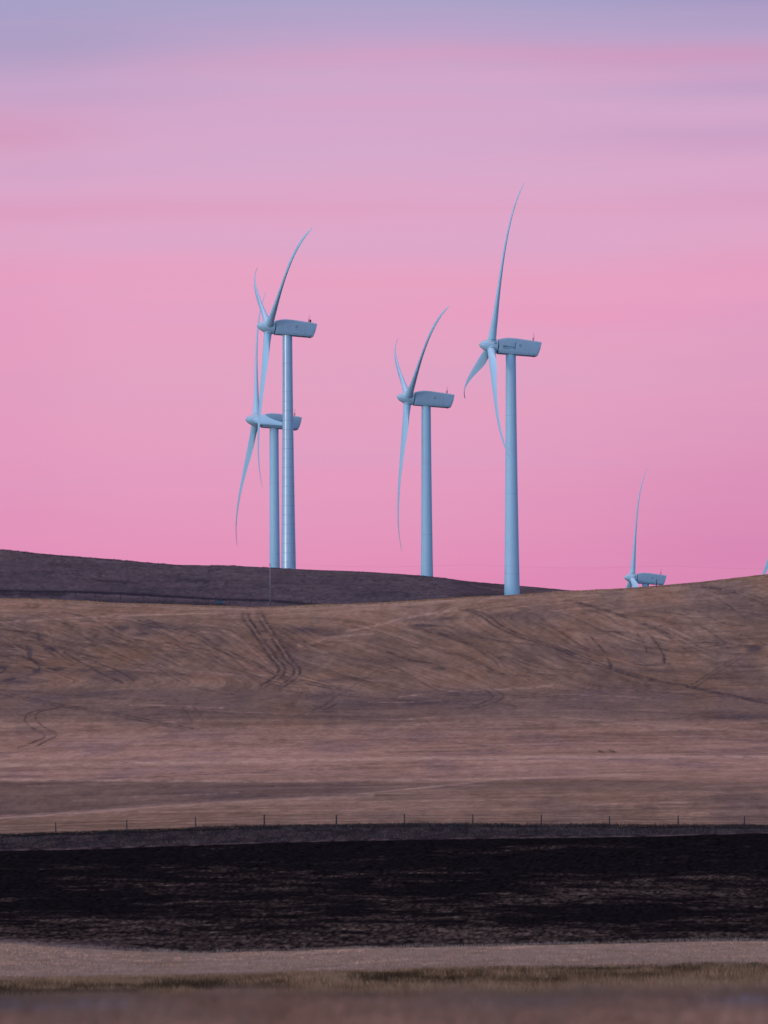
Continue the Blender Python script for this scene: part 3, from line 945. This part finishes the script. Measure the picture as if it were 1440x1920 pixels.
# ------------------------------------------------------------------ utility pole and line
pd = 1140.0
pb = P(507, 1125, pd); pb.z = ground_z(pb.x, pd)-.2
up = empty('utility_pole', pb); tag(up, 'lone pale utility pole rising in front of the two left towers', 'utility pole')
top = P(505, 1058, pd); ph = top.z-pb.z
MB().tube([(0, 0, 0), (-.02, 0, ph*.5), (-.06, 0, ph)], [.15, .125, .10], 12).build('pole', M['palewood'], up, smooth=True)
ca = MB().box(-.14, .02, -.9, .9, ph-.35, ph-.22).build('crossarm', M['wood'], up)
for y in (-.8, -.3, .3, .8):
    MB().tube([(-.06, y, ph-.22), (-.06, y, ph-.05)], [.035, .055], 8).build('insulator', M['iron'], ca)
MB().tube([(-.06, 0, ph), (-.16, 0, ph+.32)], [.03, .07], 8).build('top_pin', M['iron'], up)
wr = empty('overhead_wire', (pb.x, pd, pb.z+ph)); tag(wr, 'single thin power line strung from the top of the lone utility pole', 'power line')
pl = []
for i in range(61):
    t = i/60; px = 507+(t*1500)
    d = 1140+t*160
    q = P(px, 1056.5+9*t, d); q.z -= 3.0*math.sin(math.pi*((t*4) % 1))*.25
    pl.append(q-Vector((pb.x, pd, pb.z+ph)))
MB().tube(pl, [.009]*61, 4).build('wire', M['wire'], wr)
wr.children[0]

# lone marker post on the right crest
D5 = 1004.
X5 = P(1231, 1099, D5).x
mp = empty('marker_post', (X5, D5, ground_z(X5, D5)-.1)); tag(mp, 'single dark post on the right crest below the small turbine nacelle', 'post')
MB().tube([(0, 0, 0), (0, 0, 1.7)], [.085, .075], 8).build('post', M['wood'], mp)
MB().box(-.06, .06, -.04, .04, 1.7, 2.1).build('reflector', M['iron'], mp)

# blue trough by the far fence
Dt = 1144.
Xt = P(412, 1122, Dt).x
tr = empty('water_trough', (Xt, Dt, ground_z(Xt, Dt)-.05), .2); tag(tr, 'small faded blue steel cattle trough and frame by the distant dark bank', 'trough')
b = MB(); b.box(-.75, .75, -.45, -.38, .25, .85); b.box(-.75, .75, .38, .45, .25, .85); b.box(-.75, -.68, -.38, .38, .25, .85); b.box(.68, .75, -.38, .38, .25, .85); b.box(-.68, .68, -.38, .38, .25, .31)
b.build('basin', M['blue'], tr)
for x in (-.62, .62):
    for y in (-.33, .33): MB().box(x-.05, x+.05, y-.05, y+.05, -.2, .25).build('leg', M['iron'], tr)
fr = MB(); fr.box(-.72, -.64, .5, .58, -.2, 1.5); fr.box(.64, .72, .5, .58, -.2, 1.5); fr.box(-.64, .64, .5, .58, 1.42, 1.5); fr.box(-.64, .64, .5, .58, .9, .96)
fr.build('back_frame', M['blue'], tr)


# ------------------------------------------------------------------ grass (stuff)
def grass(name, label, n, sampler, hmin, hmax, wid, mat, per=5, spread=.06, bend=.5, tonef=None):
    V = []; T = []
    xs, ds, tone, hs = sampler(n)
    k = 0
    verts = np.zeros((n*per*3, 3), np.float32); tones = np.zeros(n*per*3, np.float32)
    for i in range(n):
        X, D = xs[i], ds[i]
        z = ground_z(X, D)
        for j in range(per):
            a = random.uniform(0, 2*math.pi)
            ox, oy = random.gauss(0, spread), random.gauss(0, spread)
            h = random.uniform(hmin, hmax)*hs[i]
            w = wid*random.uniform(.6, 1.3)
            lx, ly = random.gauss(0, bend)*h, random.gauss(0, bend)*h
            x, y = X+ox, D+oy
            verts[k] = (x-w*math.cos(a*.2), y-w*math.sin(a*.2), z-.02); verts[k+1] = (x+w*math.cos(a*.2), y+w*math.sin(a*.2), z-.02); verts[k+2] = (x+lx, y+ly, z+h)
            t = min(1, max(0, tone[i]+random.gauss(0, .16)))
            tones[k:k+3] = t
            k += 3
    me = bpy.data.meshes.new(name)
    nf = n*per
    me.vertices.add(nf*3); me.vertices.foreach_set('co', verts.ravel())
    me.loops.add(nf*3); me.loops.foreach_set('vertex_index', np.arange(nf*3, dtype=np.int32))
    me.polygons.add(nf); me.polygons.foreach_set('loop_start', np.arange(0, nf*3, 3, dtype=np.int32))
    me.update(calc_edges=True)
    a = me.attributes.new('tone', 'FLOAT', 'POINT'); a.data.foreach_set('value', tones)
    me.materials.append(mat)
    o = bpy.data.objects.new(name, me); COL.objects.link(o)
    tag(o, label, 'grass', kind='stuff')
    return o


def samp_verge(n):
    D = 112+40*RNG.random(n)**1.0
    X = (RNG.random(n)*1600-80-HX)/F*D
    v = fbm(X/1.6, D/4.5, 3); v2 = fbm(X/.35+5, D/1.2, 3)
    # photo: darkest tufts gather in the middle of the band
    band = np.exp(-((D-(135+.9*X))/9.0)**2)
    patch = ss(-.02, .22, fbm(X/2.0+31, D/2.2, 3, .6)+.10*band)
    tone = np.clip(.70+.35*v+.35*v2-.80*band*patch, 0, 1)
    hs = .45+.5*np.clip(v+.5, 0, 1)+.15*band*patch
    fade = ss(152, 141, D) if False else 1-ss(140, 152, D)
    return X, D, tone, hs*(.35+.65*fade)


grass('verge_grass', 'band of dark and straw coloured tufted grass before the near stubble strip', 26000, samp_verge, .12, .36, .012, M['grass_dark'], 5, .10, .3)


def samp_bank(n):
    D = 389+6*RNG.random(n)**1.5
    lo = RNG.random(n) < .45
    D = np.where(lo, 362+28*RNG.random(n), D)
    X = (RNG.random(n)*1600-80-HX)/F*D
    v = fbm(X/4, D/3, 3); tone = np.clip(.40+.5*v+np.where(lo, .15, -.15), 0, 1)
    hs = .6+1.0*np.clip(v+.35, 0, 1)
    return X, D, tone, hs*np.where(lo, .8, .75)


grass('bank_grass', 'ragged dead grass on the ditch bank under the wire fence', 15000, samp_bank, .12, .38, .02, M['grass_bank'], 4, .16, .35)


def samp_near(n):
    D = 16.5+7.0*RNG.random(n)
    X = (RNG.random(n)*1700-130-HX)/F*D
    v = fbm(X/.35, D/.9, 3)
    return X, D, np.clip(.5+.9*v, 0, 1), .6+.9*np.clip(v+.5, 0, 1)


grass('near_grass', 'out of focus dry grass along the bottom edge', 9000, samp_near, .015, .06, .0022, M['grass_near'], 5, .02, .5)


def samp_strip(n):
    D = 147+43*RNG.random(n)
    X = (RNG.random(n)*1600-80-HX)/F*D
    v = fbm(X/1.2, D/3, 3)
    return X, D, np.clip(.62+.5*v, 0, 1), .7+.4*np.clip(v, -.5, 1)


def samp_crest(n):
    D = 1000+14*RNG.random(n)
    X = (RNG.random(n)*1560-60-HX)/F*D
    v = fbm(X/7, D/9, 3)
    return X, D, np.clip(.5+.6*v, 0, 1), .4+1.1*np.clip(v+.3, 0, 1)


grass('crest_grass', 'dry grass fringe along the crest of the stubble hill', 5000, samp_crest, .08, .30, .05, M['grass_dark'], 4, .2, .4)
M['stub'] = grass_mat('stubble_stalks', (.26, .17, .115), (.42, .285, .20), (.56, .39, .30))
grass('stubble_stalks', 'cut straw stubble standing on the near strip', 26000, samp_strip, .08, .17, .010, M['stub'], 4, .12, .15)


def samp_scrub(n):
    D = np.where(RNG.random(n) < .45, 1283+16*RNG.random(n), 1135+150*RNG.random(n))
    X = (RNG.random(n)*1200-60-HX)/F*D
    v = fbm(X/8, D/20, 3); keep = v > -.05
    X, D, v = X[keep], D[keep], v[keep]
    X = np.resize(X, n); D = np.resize(D, n)+RNG.random(n); 
    return X, D, np.clip(.3+.5*RNG.random(n), 0, 1), .5+RNG.random(n)


sc = grass('scrub', 'low dark scrub and tussocks scattered over the shaded far hill', 2200, samp_scrub, .06, .26, .07, M['scrub'], 5, .25, .4)
sc['category'] = 'scrub'

# ------------------------------------------------------------------ world
w = bpy.data.worlds.new('World'); scene.world = w; w.use_nodes = True
w.node_tree.nodes.clear()
t = NT(w.node_tree)
tc = t.node('ShaderNodeTexCoord').outputs['Generated']
sep = t.node('ShaderNodeSeparateXYZ'); t.l.new(tc, sep.inputs[0])
x, y, z = sep.outputs


def lin(r_, g_, b_):
    f = lambda c: ((c/255+.055)/1.055)**2.4 if c > 10 else c/255/12.92
    return (f(r_), f(g_), f(b_))


E = lambda py: (HY-py)/F
e_w = t.math('ADD', z, t.math('MULTIPLY', t.math('SUBTRACT', t.noise(tc, 9.0, 3, .5), .5), .012))
fac = t.math('DIVIDE', t.math('ADD', e_w, .02), .32)
st = lambda py: (E(py)+.02)/.32
base = t.ramp(fac, [
    (0.0, lin(214, 122, 172)), (st(1150), lin(222, 132, 180)), (st(1060), lin(228, 145, 186)), (st(950), lin(228, 154, 190)), (st(820), lin(228, 160, 193)),
    (st(700), lin(227, 163, 195)), (st(600), lin(231, 162, 195)), (st(520), lin(230, 164, 197)), (st(440), lin(224, 167, 201)),
    (st(350), lin(219, 169, 203)), (st(250), lin(214, 168, 203)), (st(170), lin(208, 168, 204)), (st(110), lin(198, 165, 201)), (st(60), lin(184, 163, 201)),
    (st(0), lin(167, 162, 200)), (.75, lin(120, 140, 200)), (1.0, lin(70, 120, 190))])


def blob(px, py, wx, wy, tilt=0.0):
    x0 = (px-HX)/F; e0 = E(py)
    dx = t.math('DIVIDE', t.math('SUBTRACT', x, x0), wx/F)
    ee = t.math('SUBTRACT', t.math('SUBTRACT', e_w, e0), t.math('MULTIPLY', t.math('SUBTRACT', x, x0), tilt))
    de = t.math('DIVIDE', ee, wy/F)
    s_ = t.math('ADD', t.math('MULTIPLY', dx, dx), t.math('MULTIPLY', de, de))
    return t.math('EXPONENT', t.math('MULTIPLY', s_, -1.0))


sky = base
for (px, py, wx, wy, tl, col, k) in (
        (1330, 105, 420, 26, .0, (214, 140, 182), .6), (760, 118, 420, 16, .03, (222, 156, 192), .5), (0, 250, 210, 42, 0, (210, 142, 176), .75), (700, 203, 260, 14, 0, (222, 160, 194), .45),
        (0, 395, 500, 26, 0, (218, 146, 182), .55), (60, 90, 330, 70, 0, (152, 152, 192), .7), (1440, 0, 300, 45, 0, (158, 140, 184), .6),
        (1440, 165, 300, 28, 0, (172, 146, 190), .6), (1400, 270, 360, 34, 0, (188, 152, 196), .7), (160, 185, 260, 30, 0, (190, 156, 196), .5), (70, 320, 260, 26, 0, (204, 158, 196), .45),
        (600, 360, 420, 22, .0, (224, 164, 198), .5), (1180, 595, 380, 30, 0, (236, 150, 188), .6), (1440, 510, 300, 40, 0, (226, 150, 186), .5), (120, 505, 420, 24, 0, (236, 158, 190), .6),
        (1440, 385, 260, 40, 0, (206, 148, 188), .45), (250, 455, 380, 22, 0, (222, 166, 200), .5), (900, 480, 300, 22, 0, (216, 164, 200), .4),
        (1440, 700, 240, 120, 0, (214, 152, 192), .45), (0, 600, 160, 200, 0, (224, 150, 188), .4), (0, 800, 140, 200, 0, (224, 146, 188), .4),
        (1480, 1050, 420, 260, 0, (204, 124, 174), .75), (0, 1000, 200, 120, 0, (222, 138, 184), .4), (950, 840, 500, 60, 0, (224, 160, 198), .3),
        (760, 300, 560, 30, 0, (208, 172, 208), .6), (700, 395, 800, 16, 0, (224, 158, 192), .55), (620, 460, 560, 24, 0, (216, 170, 204), .7), (900, 535, 800, 16, 0, (234, 158, 190), .5),
        (720, 160, 520, 22, 0, (204, 170, 206), .6), (980, 720, 420, 24, 0, (220, 164, 198), .5), (500, 900, 500, 18, 0, (232, 150, 188), .4), (1050, 960, 500, 16, 0, (220, 148, 190), .4)):
    sky = t.mix(t.math('MULTIPLY', blob(px, py, wx, wy, tl), k*.66), sky, lin(*col))
mp_ = t.node('ShaderNodeMapping'); t.l.new(tc, mp_.inputs[0]); mp_.inputs['Scale'].default_value = (5, 5, 85)
cn = t.noise(mp_.outputs[0], 1.0, 4, .5, .3)
sky = t.mix(t.math('MULTIPLY', t.step(.5, .75, cn), .20), sky, lin(236, 158, 190))
sky = t.mix(t.math('MULTIPLY', t.step(.5, .25, cn), .20), sky, lin(206, 166, 206))
# the rest of the dome: twilight glow behind-left of the camera, deep blue to the right
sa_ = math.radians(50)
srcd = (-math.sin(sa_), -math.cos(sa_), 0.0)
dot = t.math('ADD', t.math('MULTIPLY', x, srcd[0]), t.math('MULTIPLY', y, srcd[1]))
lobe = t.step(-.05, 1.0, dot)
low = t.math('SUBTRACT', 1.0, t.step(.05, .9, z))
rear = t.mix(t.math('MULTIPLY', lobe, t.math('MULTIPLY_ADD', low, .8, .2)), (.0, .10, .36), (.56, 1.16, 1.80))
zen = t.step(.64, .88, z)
rear = t.mix(t.math('MULTIPLY', zen, .95), rear, (1.38, .96, 1.10))  # bright pink overhead, out of view, added to warm the light on the ground
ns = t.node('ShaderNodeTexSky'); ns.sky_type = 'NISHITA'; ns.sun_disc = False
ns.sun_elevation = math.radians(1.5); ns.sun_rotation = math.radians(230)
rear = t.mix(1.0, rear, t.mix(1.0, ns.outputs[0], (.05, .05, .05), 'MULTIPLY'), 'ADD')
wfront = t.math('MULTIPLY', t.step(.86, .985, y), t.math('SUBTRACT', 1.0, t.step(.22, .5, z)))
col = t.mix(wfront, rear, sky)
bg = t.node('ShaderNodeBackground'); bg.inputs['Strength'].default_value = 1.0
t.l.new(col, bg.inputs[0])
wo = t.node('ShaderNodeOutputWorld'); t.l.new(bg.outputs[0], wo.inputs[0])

sun = bpy.data.lights.new('Sun', 'SUN'); sun.energy = .40; sun.angle = math.radians(9); sun.color = (1, .80, .74)
so = bpy.data.objects.new('Sun', sun); COL.objects.link(so)
d = Vector((-math.sin(sa_), -math.cos(sa_), math.tan(math.radians(3.0))))
so.rotation_euler = d.to_track_quat('Z', 'Y').to_euler()

# ------------------------------------------------------------------ camera
cam = bpy.data.cameras.new('Camera'); co = bpy.data.objects.new('Camera', cam); COL.objects.link(co)
co.location = (0, 0, 0); co.rotation_euler = (math.pi/2, RHO, 0)
cam.sensor_fit = 'VERTICAL'; cam.sensor_height = 36; cam.sensor_width = 27; cam.lens = F*36/1920
cam.shift_y = (HY-960)/1920
cam.clip_start = .5; cam.clip_end = 90000
cam.dof.use_dof = True; cam.dof.focus_distance = 1150; cam.dof.aperture_fstop = 3.2
scene.camera = co
scene.view_settings.view_transform = 'Standard'; scene.view_settings.look = 'None'
scene.view_settings.exposure = 0; scene.view_settings.gamma = 1
